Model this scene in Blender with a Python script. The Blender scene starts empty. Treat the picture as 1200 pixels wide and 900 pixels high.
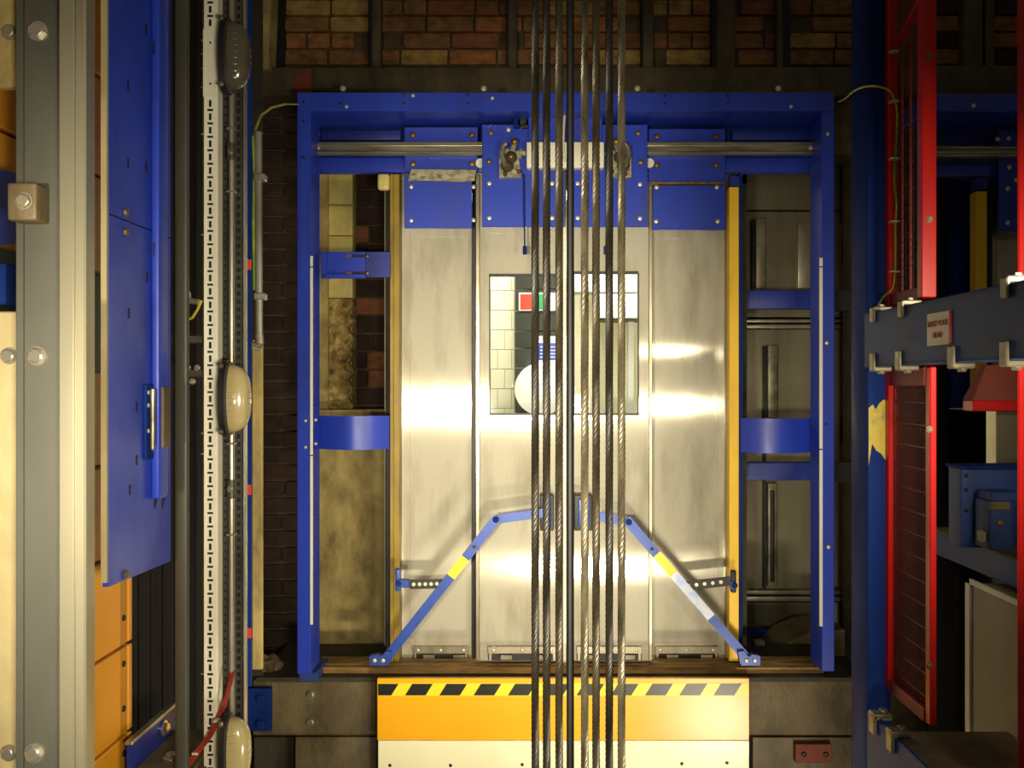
import bpy, bmesh, math, random
from mathutils import Vector, Matrix
random.seed(7)
scene = bpy.context.scene
COL = scene.collection

# ------------------------------------------------------------------ camera
C, H, F = 630.0, 450.0, 1000.0            # principal point and focal length (px of 1200x900)
cam_d = bpy.data.cameras.new('camera'); cam = bpy.data.objects.new('camera', cam_d)
COL.objects.link(cam); scene.camera = cam
cam_d.sensor_width = 36; cam_d.lens = 36 * F / 1200
cam_d.shift_x = -(C - 600) / 1200
cam.location = (0, 0, 0); cam.rotation_euler = (math.pi / 2, 0, 0)
cam_d.clip_start = 0.05

# ------------------------------------------------------------------ light
world = bpy.data.worlds.new('shaft_ambient'); scene.world = world; world.use_nodes = True
world.node_tree.nodes['Background'].inputs[0].default_value = (1.0, 0.86, 0.62, 1)
world.node_tree.nodes['Background'].inputs[1].default_value = 0.07
WARM = (1.0, 0.89, 0.68)
def area(name, loc, target, sx, sy, power, col=WARM, spread=180):
    l = bpy.data.lights.new(name, 'AREA'); l.shape = 'RECTANGLE'; l.size = sx; l.size_y = sy
    l.energy = power; l.color = col; l.spread = math.radians(spread)
    o = bpy.data.objects.new(name, l); COL.objects.link(o); o.location = loc
    d = Vector(target) - Vector(loc); o.rotation_euler = d.to_track_quat('-Z', 'Y').to_euler()
    return o
# working lamps hung in the shaft beside and below the viewpoint, then added fills
area('shaft_lamp_upper', (1.12, 1.3, 0.24), (0.2, 4.0, 0.0), 0.20, 0.08, 2.6, spread=80)
area('shaft_lamp_mid', (0.95, 1.3, -0.17), (-0.1, 4.0, -0.2), 0.20, 0.08, 4.6, spread=90)
area('shaft_lamp_low', (0.45, 1.4, -1.42), (-0.4, 4.0, -0.8), 0.40, 0.09, 10.5, spread=90)
area('shaft_lamp_bottom', (1.3, 1.5, -2.35), (0.2, 3.9, -1.5), 0.40, 0.14, 8.5, spread=80)
area('fill_behind', (-0.75, -1.0, -0.25), (0.0, 4.0, -0.05), 0.4, 0.12, 13, spread=40)  # added fill from behind the viewpoint, for doors and rope fronts
area('left_wash', (0.35, -0.2, -0.20), (-0.95, 1.9, -0.15), 0.30, 0.16, 12, spread=76)  # added wash that brightens only the left rail and panels
area('lobby_light', (0.1, 5.2, 1.15), (0.1, 5.3, 0), 1.2, 0.5, 31, (1.0, 0.97, 0.90))
vs = scene.view_settings
vs.view_transform = 'Standard'; vs.look = 'None'; vs.gamma = 1.0; vs.use_curve_mapping = False
vs.exposure = 0.1

# ------------------------------------------------------------------ materials
def lin(c):
    return tuple((v / 12.92 if v <= 0.04045 else ((v + 0.055) / 1.055) ** 2.4) for v in (x / 255 for x in c))
MATS = {}
def mat(name, rgb, rough=0.5, metal=0.0, rgb2=None, scale=6.0, stretch=(1, 1, 1), lo=0.4, hi=0.7, bump=0.0,
        bscale=60.0, rvar=0.0, aniso=0.0, spec=0.5, detail=6.0):
    m = bpy.data.materials.new(name); m.use_nodes = True
    nt = m.node_tree; N = nt.nodes; L = nt.links; p = N['Principled BSDF']
    c = (*lin(rgb), 1)
    p.inputs['Base Color'].default_value = c
    p.inputs['Roughness'].default_value = rough; p.inputs['Metallic'].default_value = metal
    p.inputs['Specular IOR Level'].default_value = spec
    p.inputs['Anisotropic'].default_value = aniso
    tc = N.new('ShaderNodeTexCoord'); geo = N.new('ShaderNodeNewGeometry')
    mp = N.new('ShaderNodeMapping'); mp.inputs['Scale'].default_value = stretch
    L.new(geo.outputs['Position'], mp.inputs['Vector'])
    if rgb2 is not None:
        n = N.new('ShaderNodeTexNoise'); n.inputs['Scale'].default_value = scale; n.inputs['Detail'].default_value = detail
        n.inputs['Roughness'].default_value = 0.6
        L.new(mp.outputs[0], n.inputs['Vector'])
        r = N.new('ShaderNodeMapRange'); r.inputs[1].default_value = lo; r.inputs[2].default_value = hi
        L.new(n.outputs['Fac'], r.inputs[0])
        mx = N.new('ShaderNodeMix'); mx.data_type = 'RGBA'
        mx.inputs[6].default_value = c; mx.inputs[7].default_value = (*lin(rgb2), 1)
        L.new(r.outputs[0], mx.inputs[0]); L.new(mx.outputs[2], p.inputs['Base Color'])
        if rvar:
            rr = N.new('ShaderNodeMapRange'); rr.inputs[3].default_value = rough; rr.inputs[4].default_value = rough + rvar
            L.new(r.outputs[0], rr.inputs[0]); L.new(rr.outputs[0], p.inputs['Roughness'])
    if bump:
        n2 = N.new('ShaderNodeTexNoise'); n2.inputs['Scale'].default_value = bscale; n2.inputs['Detail'].default_value = 5
        L.new(mp.outputs[0], n2.inputs['Vector'])
        b = N.new('ShaderNodeBump'); b.inputs['Strength'].default_value = bump; b.inputs['Distance'].default_value = 0.01
        L.new(n2.outputs['Fac'], b.inputs['Height']); L.new(b.outputs[0], p.inputs['Normal'])
    if aniso:
        t = N.new('ShaderNodeCombineXYZ'); t.inputs[0].default_value = 1.0      # vertical brushing spreads highlights sideways
        L.new(t.outputs[0], p.inputs['Tangent'])
    MATS[name] = m
    return m
mat('blue_paint', (40, 64, 176), 0.34, 0, (30, 46, 136), 7, (1, 1, 0.4), .45, .8, rvar=.15)
mat('blue_dark', (26, 46, 140), 0.4, 0, (16, 28, 92), 6, (1, 1, 0.5), .4, .8, rvar=.15)
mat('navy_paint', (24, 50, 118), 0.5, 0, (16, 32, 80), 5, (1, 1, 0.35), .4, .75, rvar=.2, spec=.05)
mat('navy_dust', (26, 56, 124), 0.6, 0, (38, 54, 92), 6, (1, 1, 1), .4, .75)
mat('arm_blue', (46, 76, 158), 0.36, 0.1, (38, 60, 128), 20, (1, 1, 1), .45, .8)
mat('arm_bare', (160, 164, 176), 0.35, 0.6, (120, 140, 190), 14, (1, 1, 1), .5, .7)
mat('steel_door', (204, 198, 176), 0.12, 0.30, (164, 156, 132), 4.0, (2.2, 2.2, 0.6), .46, .78, rvar=.07, aniso=0.97, bump=0.004, bscale=8)
mat('steel_edge', (176, 168, 146), 0.34, 0.8, (130, 120, 98), 8, (1, 1, .3), .4, .7)
mat('steel_track', (176, 170, 150), 0.3, 0.75, (112, 104, 84), 14, (.3, 1, 4), .4, .7)
mat('steel_dull', (150, 142, 118), 0.42, 0.6, (84, 76, 56), 10, (1, 1, 1), .4, .7)
mat('rail_steel', (166, 160, 136), 0.3, 0.7, (150, 140, 112), 7, (2, 2, .35), .4, .75, rvar=.12)
mat('rail_grey', (80, 80, 70), 0.5, 0.25, (66, 65, 55), 5, (1, 1, .3), .4, .7)
mat('car_steel', (150, 142, 116), 0.26, 0.7, (92, 86, 66), 3, (3, 3, .4), .35, .75, rvar=.2, aniso=.4)
mat('cream_plate', (166, 153, 110), 0.65, 0, (142, 126, 84), 9, (1, 1, .6), .42, .8, bump=.12)
mat('yellow_panel', (242, 164, 34), 0.45, 0, (234, 154, 30), 5, (1, 1, 1), .4, .8)
mat('yellow_strip', (206, 140, 30), 0.55, 0, (180, 116, 26), 8, (1, 1, 1), .4, .8)  # darker yellow carries the shade of the recessed edge channel
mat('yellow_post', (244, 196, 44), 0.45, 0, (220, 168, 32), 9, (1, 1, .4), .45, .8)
mat('yellow_post_shaded', (150, 124, 30), 0.5, 0, (104, 84, 24), 9, (1, 1, .4), .4, .75)  # yellow of the left jamb post with its shade in the colour
mat('apron_yellow', (244, 174, 26), 0.3, 0, (241, 168, 24), 5, (1, 1, 1), .4, .8)
mat('apron_cream', (246, 240, 200), 0.3, 0, (238, 230, 186), 5, (1, 1, 1), .4, .8)
mat('tape_yellow', (250, 214, 44), 0.35)
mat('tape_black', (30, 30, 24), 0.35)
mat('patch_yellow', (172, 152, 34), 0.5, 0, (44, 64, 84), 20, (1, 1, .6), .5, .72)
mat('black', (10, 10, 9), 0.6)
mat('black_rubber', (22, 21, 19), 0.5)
mat('dark_iron', (58, 52, 34), 0.75, 0, (38, 33, 22), 8, (1, 1, .5), .4, .7, bump=.3)
mat('olive_iron', (88, 78, 50), 0.7, 0, (58, 50, 32), 9, (1, 1, .5), .4, .7, bump=.3)
mat('grimy_steel', (112, 98, 68), 0.55, 0.2, (72, 60, 38), 6, (1, 1, .6), .4, .7, bump=.2)
mat('rust', (130, 58, 32), 0.7, 0, (96, 48, 28), 12, (1, 1, 1), .4, .7, bump=.2)
mat('mortar', (92, 76, 48), 0.9, 0, (62, 52, 32), 12, (1, 1, 1), .4, .7, bump=.4)
mat('brick_red', (138, 86, 52), 0.85, 0, (90, 58, 34), 14, (1, 1, 1.5), .38, .72, bump=.4)
mat('brick_brown', (142, 98, 54), 0.85, 0, (80, 58, 32), 14, (1, 1, 1.5), .38, .72, bump=.4)
mat('brick_orange', (164, 106, 60), 0.85, 0, (94, 66, 38), 14, (1, 1, 1.5), .38, .72, bump=.4)
mat('brick_buff', (172, 138, 74), 0.85, 0, (106, 84, 42), 14, (1, 1, 1.5), .38, .72, bump=.4)
mat('brick_sooty', (60, 38, 26), 0.9, 0, (30, 24, 17), 12, (1, 1, 1.5), .35, .7, bump=.4)
mat('concrete', (178, 158, 98), 0.85, 0, (104, 90, 50), 8, (1, 1, .6), .38, .72, bump=.45, bscale=40)
mat('concrete_rough', (176, 150, 84), 0.9, 0, (88, 72, 38), 22, (1, 1, 1), .4, .66, bump=1.0, bscale=30)
mat('soot', (34, 28, 20), 0.9, 0, (20, 16, 12), 6, (4, 4, .4), .4, .7, bump=.2)
mat('glazed_tile', (214, 198, 122), 0.3, 0, (186, 168, 96), 10, (1, 1, 1), .4, .7)
mat('white_paint', (226, 222, 200), 0.45, 0, (204, 198, 172), 8, (1, 1, .3), .45, .8)
mat('zinc', (180, 176, 160), 0.36, 0.7, (132, 124, 100), 12, (1, 1, .4), .4, .75)
mat('tray_grey', (78, 76, 66), 0.5, 0.3, (52, 50, 42), 12, (1, 1, .4), .4, .7)
mat('rope_steel', (126, 118, 94), 0.34, 0.4, (60, 53, 38), 40, (1, 1, .25), .38, .7)
mat('rope_mid', (84, 76, 57), 0.38, 0.4, (40, 34, 24), 40, (1, 1, .25), .36, .7)  # middle of three rope tones, grey to dark
mat('rope_dark', (50, 44, 32), 0.42, 0.2, (24, 21, 15), 40, (1, 1, .25), .36, .7)
mat('rope_black', (14, 13, 12), 0.55, 0.0, (24, 21, 16), 30, (1, 1, .25), .5, .8)
mat('brass', (150, 118, 62), 0.4, 0.7, (92, 74, 40), 30, (1, 1, 1), .4, .7)
mat('bolt_pale', (214, 206, 176), 0.35, 0.5)
mat('bolt_zinc', (206, 200, 182), 0.22, 0.85)
mat('sill_brown', (158, 122, 60), 0.5, 0.2, (92, 72, 38), 14, (.5, 2, 2), .38, .7, bump=.2)
mat('red_paint', (190, 18, 10), 0.35, 0, (160, 16, 10), 6, (1, 1, .4), .45, .8)
mat('red_mesh', (104, 26, 20), 0.6, 0, (70, 24, 18), 4, (1, 1, .5), .4, .7)
mat('red_dull', (140, 30, 20), 0.55, 0, (100, 28, 20), 8, (1, 1, .5), .4, .7)
mat('red_dusty', (128, 52, 36), 0.75, 0, (110, 60, 46), 8, (1, 1, 1), .4, .7)
mat('cable_red', (140, 46, 28), 0.5)
mat('cable_green', (110, 150, 50), 0.45, 0, (190, 180, 50), 5, (1, 1, 1), .45, .55)
mat('cable_yellow', (190, 170, 60), 0.45)
mat('tie_white', (200, 196, 176), 0.5)
mat('sign_cream', (240, 228, 186), 0.5)
mat('sign_red', (150, 26, 22), 0.5)
mat('dust_grey', (130, 112, 78), 0.9, 0, (92, 80, 54), 9, (1, 1, 1), .4, .7, bump=.2)
mat('cabinet_grey', (150, 142, 116), 0.6, 0, (132, 124, 100), 5, (1, 1, 1), .4, .8)
mat('dirty_label', (170, 164, 134), 0.7, 0, (96, 90, 62), 26, (1, 1, 2), .4, .65)
mat('lobby_tile', (236, 232, 206), 0.2)
mat('lobby_wall', (232, 226, 196), 0.5)
mat('lobby_grout', (176, 170, 146), 0.8)
mat('lobby_dark', (62, 64, 60), 0.15, 0, (48, 50, 46), 3)
mat('lobby_white', (248, 248, 244), 0.3)
mat('lobby_grey', (206, 208, 204), 0.4)
mat('lobby_blue', (40, 70, 190), 0.4)
mat('sign_scarlet', (226, 60, 40), 0.4)
mat('sign_green', (40, 140, 80), 0.4)
# painted column with a worn yellow patch (the patch is a mark with its own shape)
def mat_glass(name, tint, fac):
    m = bpy.data.materials.new(name); m.use_nodes = True; nt = m.node_tree; N = nt.nodes; L = nt.links
    N.remove(N['Principled BSDF'])
    g = N.new('ShaderNodeBsdfGlossy'); g.inputs['Roughness'].default_value = 0.03
    t = N.new('ShaderNodeBsdfTransparent'); t.inputs[0].default_value = (*tint, 1)
    mx = N.new('ShaderNodeMixShader'); mx.inputs[0].default_value = fac
    L.new(t.outputs[0], mx.inputs[1]); L.new(g.outputs[0], mx.inputs[2])
    L.new(mx.outputs[0], N['Material Output'].inputs[0]); MATS[name] = m
mat_glass('pane_glass', (.95, .97, .95), 0.06)
m = mat('lamp_glass', (214, 196, 140), 0.18); m.node_tree.nodes['Principled BSDF'].inputs['Transmission Weight'].default_value = 0.45
m = mat('lamp_glass_grey', (120, 110, 88), 0.15); m.node_tree.nodes['Principled BSDF'].inputs['Transmission Weight'].default_value = 0.55

# ------------------------------------------------------------------ helpers
def X(px, Y): return (px - C) * Y / F
def Z(py, Y): return (H - py) * Y / F
def P(px, py, Y): return Vector((X(px, Y), Y, Z(py, Y)))
ORIG = {}
def worg(o): return ORIG.get(o.name, Vector((0, 0, 0)))
class B:
    """collects shapes given in world coordinates; build() links them as one mesh object"""
    def __init__(s): s.bm = bmesh.new()
    def box(s, x0, x1, y0, y1, z0, z1, bev=0.0):
        if x0 > x1: x0, x1 = x1, x0
        if y0 > y1: y0, y1 = y1, y0
        if z0 > z1: z0, z1 = z1, z0
        M = Matrix.Translation(((x0+x1)/2, (y0+y1)/2, (z0+z1)/2)) @ Matrix.Diagonal((x1-x0, y1-y0, z1-z0, 1))
        r = bmesh.ops.create_cube(s.bm, size=1, matrix=M)
        if bev:
            es = list({e for v in r['verts'] for e in v.link_edges})
            bmesh.ops.bevel(s.bm, geom=es, offset=min(bev, .45*min(x1-x0, y1-y0, z1-z0)), segments=1 if bev < .004 else 3, affect='EDGES', profile=.5)
        return s
    def pb(s, px0, px1, py0, py1, Y0, depth, bev=0.0):
        """box whose front face spans these photo pixels at distance Y0"""
        return s.box(X(px0, Y0), X(px1, Y0), Y0, Y0+depth, Z(py1, Y0), Z(py0, Y0), bev)
    def cyl(s, p0, p1, r, seg=12, r2=None):
        p0 = Vector(p0); p1 = Vector(p1); d = p1 - p0
        M = Matrix.Translation((p0+p1)/2) @ d.to_track_quat('Z', 'Y').to_matrix().to_4x4()
        bmesh.ops.create_cone(s.bm, cap_ends=True, segments=seg, radius1=r, radius2=r if r2 is None else r2, depth=d.length, matrix=M)
        return s
    def tube(s, pts, r, seg=8):
        pts = [Vector(p) for p in pts]; rings = []
        prev = None
        for i, p in enumerate(pts):
            d = (pts[min(i+1, len(pts)-1)] - pts[max(i-1, 0)]).normalized()
            if prev is None:
                a = d.cross(Vector((0, 1, 0)));
                if a.length < 1e-3: a = d.cross(Vector((1, 0, 0)))
            else: a = prev - d * prev.dot(d)
            a.normalize(); prev = a; b = d.cross(a)
            rings.append([s.bm.verts.new(p + r*(math.cos(t)*a + math.sin(t)*b)) for t in [2*math.pi*k/seg for k in range(seg)]])
        for i in range(len(rings)-1):
            for k in range(seg):
                s.bm.faces.new((rings[i][k], rings[i][(k+1) % seg], rings[i+1][(k+1) % seg], rings[i+1][k]))
        s.bm.faces.new(rings[0][::-1]); s.bm.faces.new(rings[-1])
        return s
    def prism(s, pts, off):
        """closed polygon of world points swept by the vector off"""
        off = Vector(off); a = [s.bm.verts.new(Vector(p)) for p in pts]; b = [s.bm.verts.new(Vector(p)+off) for p in pts]
        n = len(a)
        s.bm.faces.new(a); s.bm.faces.new(b[::-1])
        for i in range(n): s.bm.faces.new((a[i], b[i], b[(i+1) % n], a[(i+1) % n]))
        return s
    def pp(s, pxs, Y, depth): return s.prism([P(x, y, Y) for x, y in pxs], (0, depth, 0))
    def bar(s, p, q, w, t):
        """flat bar from p to q in a frontal plane, width w, thickness t along y"""
        p = Vector(p); q = Vector(q); d = (q-p).normalized(); n = Vector((-d.z, 0, d.x)) * (w/2)
        return s.prism([p+n, q+n, q-n, p-n], (0, t, 0))
    def lathe(s, prof, c, axis, seg=16):
        """(radius, height) profile around an axis through c"""
        axis = Vector(axis).normalized(); c = Vector(c)
        a = axis.orthogonal().normalized(); b = axis.cross(a); rings = []
        for r, h in prof:
            rings.append([s.bm.verts.new(c + axis*h + r*(math.cos(t)*a+math.sin(t)*b)) for t in [2*math.pi*k/seg for k in range(seg)]])
        for i in range(len(rings)-1):
            for k in range(seg): s.bm.faces.new((rings[i][k], rings[i][(k+1) % seg], rings[i+1][(k+1) % seg], rings[i+1][k]))
        s.bm.faces.new(rings[0][::-1]); s.bm.faces.new(rings[-1])
        return s
    def build(s, name, m, parent=None):
        bmesh.ops.recalc_face_normals(s.bm, faces=s.bm.faces)
        me = bpy.data.meshes.new(name)
        if parent is None:
            n = len(s.bm.verts); vs_ = [v.co for v in s.bm.verts]
            lo = Vector([min(v[i] for v in vs_) for i in range(3)]); hi = Vector([max(v[i] for v in vs_) for i in range(3)])
            org = Vector(((lo.x+hi.x)/2, (lo.y+hi.y)/2, lo.z))
        else: org = worg(parent)
        bmesh.ops.translate(s.bm, verts=s.bm.verts, vec=-org)
        for f in s.bm.faces: f.smooth = True
        s.bm.to_mesh(me); s.bm.free()
        me.set_sharp_from_angle(angle=math.radians(35))
        me.materials.append(MATS[m])
        o = bpy.data.objects.new(name, me); COL.objects.link(o)
        ORIG[o.name] = org
        if parent is None: o.location = org
        else: o.parent = parent
        return o
def tag(o, label, cat, group=None):
    o['label'] = label; o['category'] = cat
    if group: o['group'] = group
    return o
def thing(name, label, cat, loc, group=None):
    o = bpy.data.objects.new(name, None); COL.objects.link(o); o.location = loc; o.empty_display_size = .05
    ORIG[o.name] = Vector(loc)
    return tag(o, label, cat, group)
def struct(o, label=None):
    o['kind'] = 'structure'
    if label: o['label'] = label
    return o
def structure(name, loc, label=None):
    o = bpy.data.objects.new(name, None); COL.objects.link(o); o.location = loc; ORIG[o.name] = Vector(loc)
    return struct(o, label)
# shared small meshes, pointing towards -Y
def mesh_of(name, b, m):
    bmesh.ops.recalc_face_normals(b.bm, faces=b.bm.faces)
    for f in b.bm.faces: f.smooth = True
    me = bpy.data.meshes.new(name); b.bm.to_mesh(me); b.bm.free(); me.set_sharp_from_angle(angle=math.radians(35))
    me.materials.append(MATS[m]); return me
def hexhead(m):
    b = B(); b.lathe([(1.25, 0), (1.25, .18)], (0, 0, 0), (0, -1, 0), 14); b.lathe([(1, .18), (1, .62), (.8, .75)], (0, 0, 0), (0, -1, 0), 6)
    return mesh_of('hex_bolt_mesh', b, m)
def dome(m):
    b = B(); b.lathe([(1, 0), (1, .2), (.75, .5), (.3, .62)], (0, 0, 0), (0, -1, 0), 12); return mesh_of('dome_bolt_mesh', b, m)
BOLT = {'brass': dome('brass'), 'pale': dome('bolt_pale'), 'hexpale': hexhead('bolt_zinc'), 'hexdull': hexhead('steel_dull'),
        'dark': dome('black_rubber'), 'blue': hexhead('navy_paint'), 'red': dome('red_dull')}
def bolt(px, py, Y, r_px, kind, parent, name='bolt', rot=None):
    return bolt3(P(px, py, Y), r_px*Y/F, kind, parent, name, rot)
def bolt3(p, r, kind, parent, name='bolt', rot=None):
    o = bpy.data.objects.new(name, BOLT[kind]); COL.objects.link(o)
    o.parent = parent; o.location = Vector(p) - worg(parent); o.scale = (r, r, r)
    if rot: o.rotation_euler = rot
    return o
RX = (0, 0, math.pi/2)      # head points to +X
LX = (0, 0, -math.pi/2)
UP = (-math.pi/2, 0, 0)
def brick_mesh(m):
    b = B(); b.box(-.5, .5, -.5, .5, -.5, .5)
    for v in b.bm.verts: v.co.y += 0
    es = [e for e in b.bm.edges if all(v.co.y < 0 for v in e.verts)] + [e for e in b.bm.edges if abs(e.verts[0].co.y-e.verts[1].co.y) > .5]
    bmesh.ops.bevel(b.bm, geom=es, offset=.06, segments=1, affect='EDGES')
    return mesh_of('brick_mesh', b, m)
BR = {k: brick_mesh('brick_'+k) for k in ('red', 'brown', 'orange', 'buff', 'sooty')}
def bricks(parent, px0, px1, py0, py1, Y, kinds, course=.0882, jut=.026, skip=(), phase=0):
    """courses of single bricks on a frontal wall, face at about Y; skip = pixel ranges hidden by ribs"""
    x0, x1, zt, zb = X(px0, Y), X(px1, Y), Z(py0, Y), Z(py1, Y)
    k = 0; z = zt
    while z - course*.5 > zb:
        h = course - .012
        x = x0 - (.13 if (k+phase) % 2 else 0.0) - random.random()*.03
        while x < x1:
            ln = .245 if (k + phase) % 2 == 0 and random.random() < .85 or random.random() < .4 else .116
            a, b_ = max(x, x0), min(x+ln, x1)
            cx = C + (a+b_)/2*F/Y
            if b_ - a > .03 and not any(s0 < cx < s1 for s0, s1 in skip):
                o = bpy.data.objects.new('brick', BR[random.choice(kinds)]); COL.objects.link(o); o.parent = parent
                o.location = Vector(((a+b_)/2, Y+jut/2-random.random()*.006, z-course/2)) - worg(parent)
                o.scale = (b_-a, jut, h)
            x += ln + .012
        z -= course; k += 1

# ================================================================== SETTING
D = 4.0
YW = 4.55
# back wall of the shaft (mortar bed) with its bricks, cast-iron ribs and flange
wb = structure('wall_back', (0, YW+.1, -2.6), 'sooty brick shaft wall between iron ribs behind the door frame')
b = B()
b.box(-3.4, 3.4, YW+.02, YW+.22, Z(180, YW), 2.6)
b.box(-3.4, X(362, YW), YW+.02, YW+.22, -2.6, Z(180, YW))
b.box(X(1005, YW), 3.4, YW+.02, YW+.22, -2.6, Z(180, YW))
b.build('mortar_bed', 'mortar', wb)
TOPK = ['brown', 'brown', 'orange', 'red', 'buff', 'brown']
ribs = [(432, 446), (593, 606), (752, 766), (835, 862), (911, 927)]
bricks(wb, 333, 1005, -59, 78, YW, TOPK, skip=ribs)
bricks(wb, 1090, 1260, -40, 78, YW, ['brown', 'sooty', 'brown'], skip=[(1128, 1165)])
bricks(wb, 308, 352, 98, 800, YW, ['sooty'], phase=1)
for a, c in ribs + [(1130, 1152), (1156, 1166)]:
    B().pb(a, c, -80, 84, YW-.07, .1, .008).build('iron_rib', 'olive_iron', wb)
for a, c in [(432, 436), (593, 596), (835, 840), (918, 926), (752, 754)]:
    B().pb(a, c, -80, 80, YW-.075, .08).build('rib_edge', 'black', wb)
b = B(); b.pb(296, 1000, 78, 112, YW-.12, .16, .01); b.pb(1060, 1260, 76, 112, YW-.12, .16, .01)
fl = b.build('iron_flange', 'olive_iron', wb)
for px in (402, 567, 747, 912): bolt(px, 104, 3.86, 3.6, 'pale', wb)
B().pb(345, 365, 80, 112, YW-.135, .02, .002).build('rust_patch_plate', 'rust', wb)
B().pp([(298, -40), (318, -40), (317, 20), (315, 60), (316, 80), (298, 82)], YW-.16, .12).build('concrete_lump', 'concrete', wb)
B().pp([(318, -40), (337, -40), (333, 30), (335, 50), (332, 78), (316, 78)], YW-.02, .03).build('dark_cavity', 'black', wb)
# left reveal: brick pier, glazed tiles, rough concrete
wr = structure('wall_reveal', (X(415, 4.7), 4.7, -2.0), 'dark brick reveal left of the lift doors')
B().box(X(362, 4.75), X(470, 4.75), 4.75, 4.9, -2.2, 1.4).build('mortar_bed', 'mortar', wr)
bricks(wr, 408, 462, 200, 500, 4.72, ['sooty', 'red', 'sooty', 'sooty'], course=.1)
col_ = structure('wall_pier', (X(398, 4.55), 4.55, -1.9), 'narrow pier of cream glazed tiles above rough concrete')
B().box(X(372, 4.6), X(412, 4.6), 4.6, 4.75, -.4, 1.3).build('pier_core', 'concrete', col_)
for y0, y1 in ((180, 203), (204, 239.5), (240.5, 275.5), (276.5, 312), (313, 349)):
    B().pb(384, 413, y0, y1, 4.55, .06, .004).build('tile', 'glazed_tile', col_)
b = B()
import mathutils.noise as mn
nx, nz = 8, 34
g = [[None]*(nz+1) for _ in range(nx+1)]
for i in range(nx+1):
    for j in range(nz+1):
        px = 383 + (411+3*math.sin(j*1.3)-383)*i/nx; py = 350 + 142*j/nz
        p = P(px, py, 4.55); p.y += .03*mn.noise(p*22) + .015*mn.noise(p*60)
        g[i][j] = b.bm.verts.new(p)
for i in range(nx):
    for j in range(nz): b.bm.faces.new((g[i][j], g[i+1][j], g[i+1][j+1], g[i][j+1]))
for j in range(nz):
    for e in (0, nx):
        p0, p1 = g[e][j], g[e][j+1]
        q0 = b.bm.verts.new(p0.co + Vector((0, .09, 0))); q1 = b.bm.verts.new(p1.co + Vector((0, .09, 0)))
        b.bm.faces.new((p0, q0, q1, p1))
b.build('rough_concrete', 'concrete_rough', col_)
B().pb(372, 384, 180, 492, 4.52, .1, .003).build('pier_edge', 'concrete', col_)
b = B(); b.pb(366, 453, 480, 800, 4.42, .2, .006)
struct(b.build('wall_left_concrete', 'concrete'), 'bare concrete wall low beside the left door post')

# beams under the sill
sb = structure('trim_1', (0, 3.92, Z(862, 3.9)-.1), 'grimy steel beam under the door sill')
b = B(); b.pb(296, 1000, 797, 862, 3.9, .12, .006); b.build('beam_web', 'grimy_steel', sb)
b = B(); b.pb(300, 1000, 794, 799, 3.88, .5); b.build('beam_top', 'dark_iron', sb)
B().pb(318, 440, 799, 860, 3.893, .01, .002).build('splice_plate', 'grimy_steel', sb)
B().pb(346, 442, 864, 1010, 3.92, .05, .004).build('lower_plate', 'grimy_steel', sb)
B().pb(882, 1000, 864, 1010, 3.93, .05, .004).build('lower_plate', 'grimy_steel', sb)
B().pb(298, 345, 864, 1010, 4.05, .05).build('recess_plate', 'dark_iron', sb)
rp = B().pb(932, 975, 872, 894, 3.9, .03, .003).build('rusty_cleat', 'rust', sb)
for px in (942, 968): bolt(px, 884, 3.899, 3.2, 'dark', sb, 'hole')
for px, py in ((364, 814), (364, 846)): bolt(px, py, 3.892, 4.5, 'hexdull', sb)
# dark partition behind the left equipment
b = B(); b.box(-2.6, X(232, 3.2), 3.2, 3.24, -2.4, 2.4)
wl = struct(b.build('wall_left_partition', 'soot'), 'dark boarded partition behind the blue guard panel')
for k, px in enumerate(range(92, 232, 14)):
    B().pb(px, px+12.6, -260, 1160, 3.19-.004*(k % 2), .015, .002).build('board', 'soot', wl)
b = B(); b.box(X(228, 3.3), X(352, 4.6), 3.9, 3.93, -2.4, 2.4)
# right-hand far side: lift car shell seen through the right opening
car = thing('lift_car_wall', 'dull stainless lift car wall seen through the right-hand opening', 'panel', (X(935, 4.9), 4.9, Z(800, 4.9)))
B().pb(858, 1004, 160, 246, 4.9, .05, .002).build('panel', 'car_steel', car)
B().pb(858, 1004, 248, 372, 4.9, .05, .002).build('panel', 'car_steel', car)
B().pb(858, 1004, 386, 690, 4.9, .05, .002).build('panel', 'car_steel', car)
B().pb(858, 1004, 706, 756, 4.9, .05, .002).build('panel', 'car_steel', car)
b = B(); b.pb(858, 1004, 374, 378, 4.86, .06, .004); b.pb(858, 1004, 380, 385, 4.87, .06, .004); b.build('rub_rail', 'steel_edge', car)
b = B(); b.pb(858, 1004, 692, 697, 4.86, .06, .004); b.pb(858, 1004, 699, 705, 4.87, .06, .004); b.build('rub_rail', 'steel_edge', car)
for x0, x1, y0, y1 in ((881, 884, 257, 340), (886, 898, 255, 338), (895, 898, 405, 690), (900, 912, 404, 490), (900, 911, 566, 688)):
    B().pb(x0, x1, y0, y1, 4.86, .05, .006).build('hanging_strip', 'steel_dull' if x1-x0 > 5 else 'black_rubber', car)
B().pb(903, 908, 575, 682, 4.85, .02, .004).build('slot', 'black_rubber', car)
B().pb(935, 954, 262, 338, 4.885, .02, .004).build('bright_sheet', 'steel_edge', car)
B().pb(985, 1000, 262, 340, 4.885, .02, .004).build('bright_sheet', 'steel_edge', car)
pit = thing('rubble_ledge', 'dark ledge with rubble at the foot of the right-hand opening', 'ledge', (X(910, 4.5), 4.5, Z(800, 4.5)))
B().box(X(862, 4.3), X(1000, 4.3), 4.05, 4.8, Z(800, 4.3), Z(776, 4.3), .004).build('ledge', 'dark_iron', pit)
B().pb(868, 952, 738, 752, 4.75, .06, .004).build('blue_edge_bar', 'navy_paint', pit)
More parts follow.
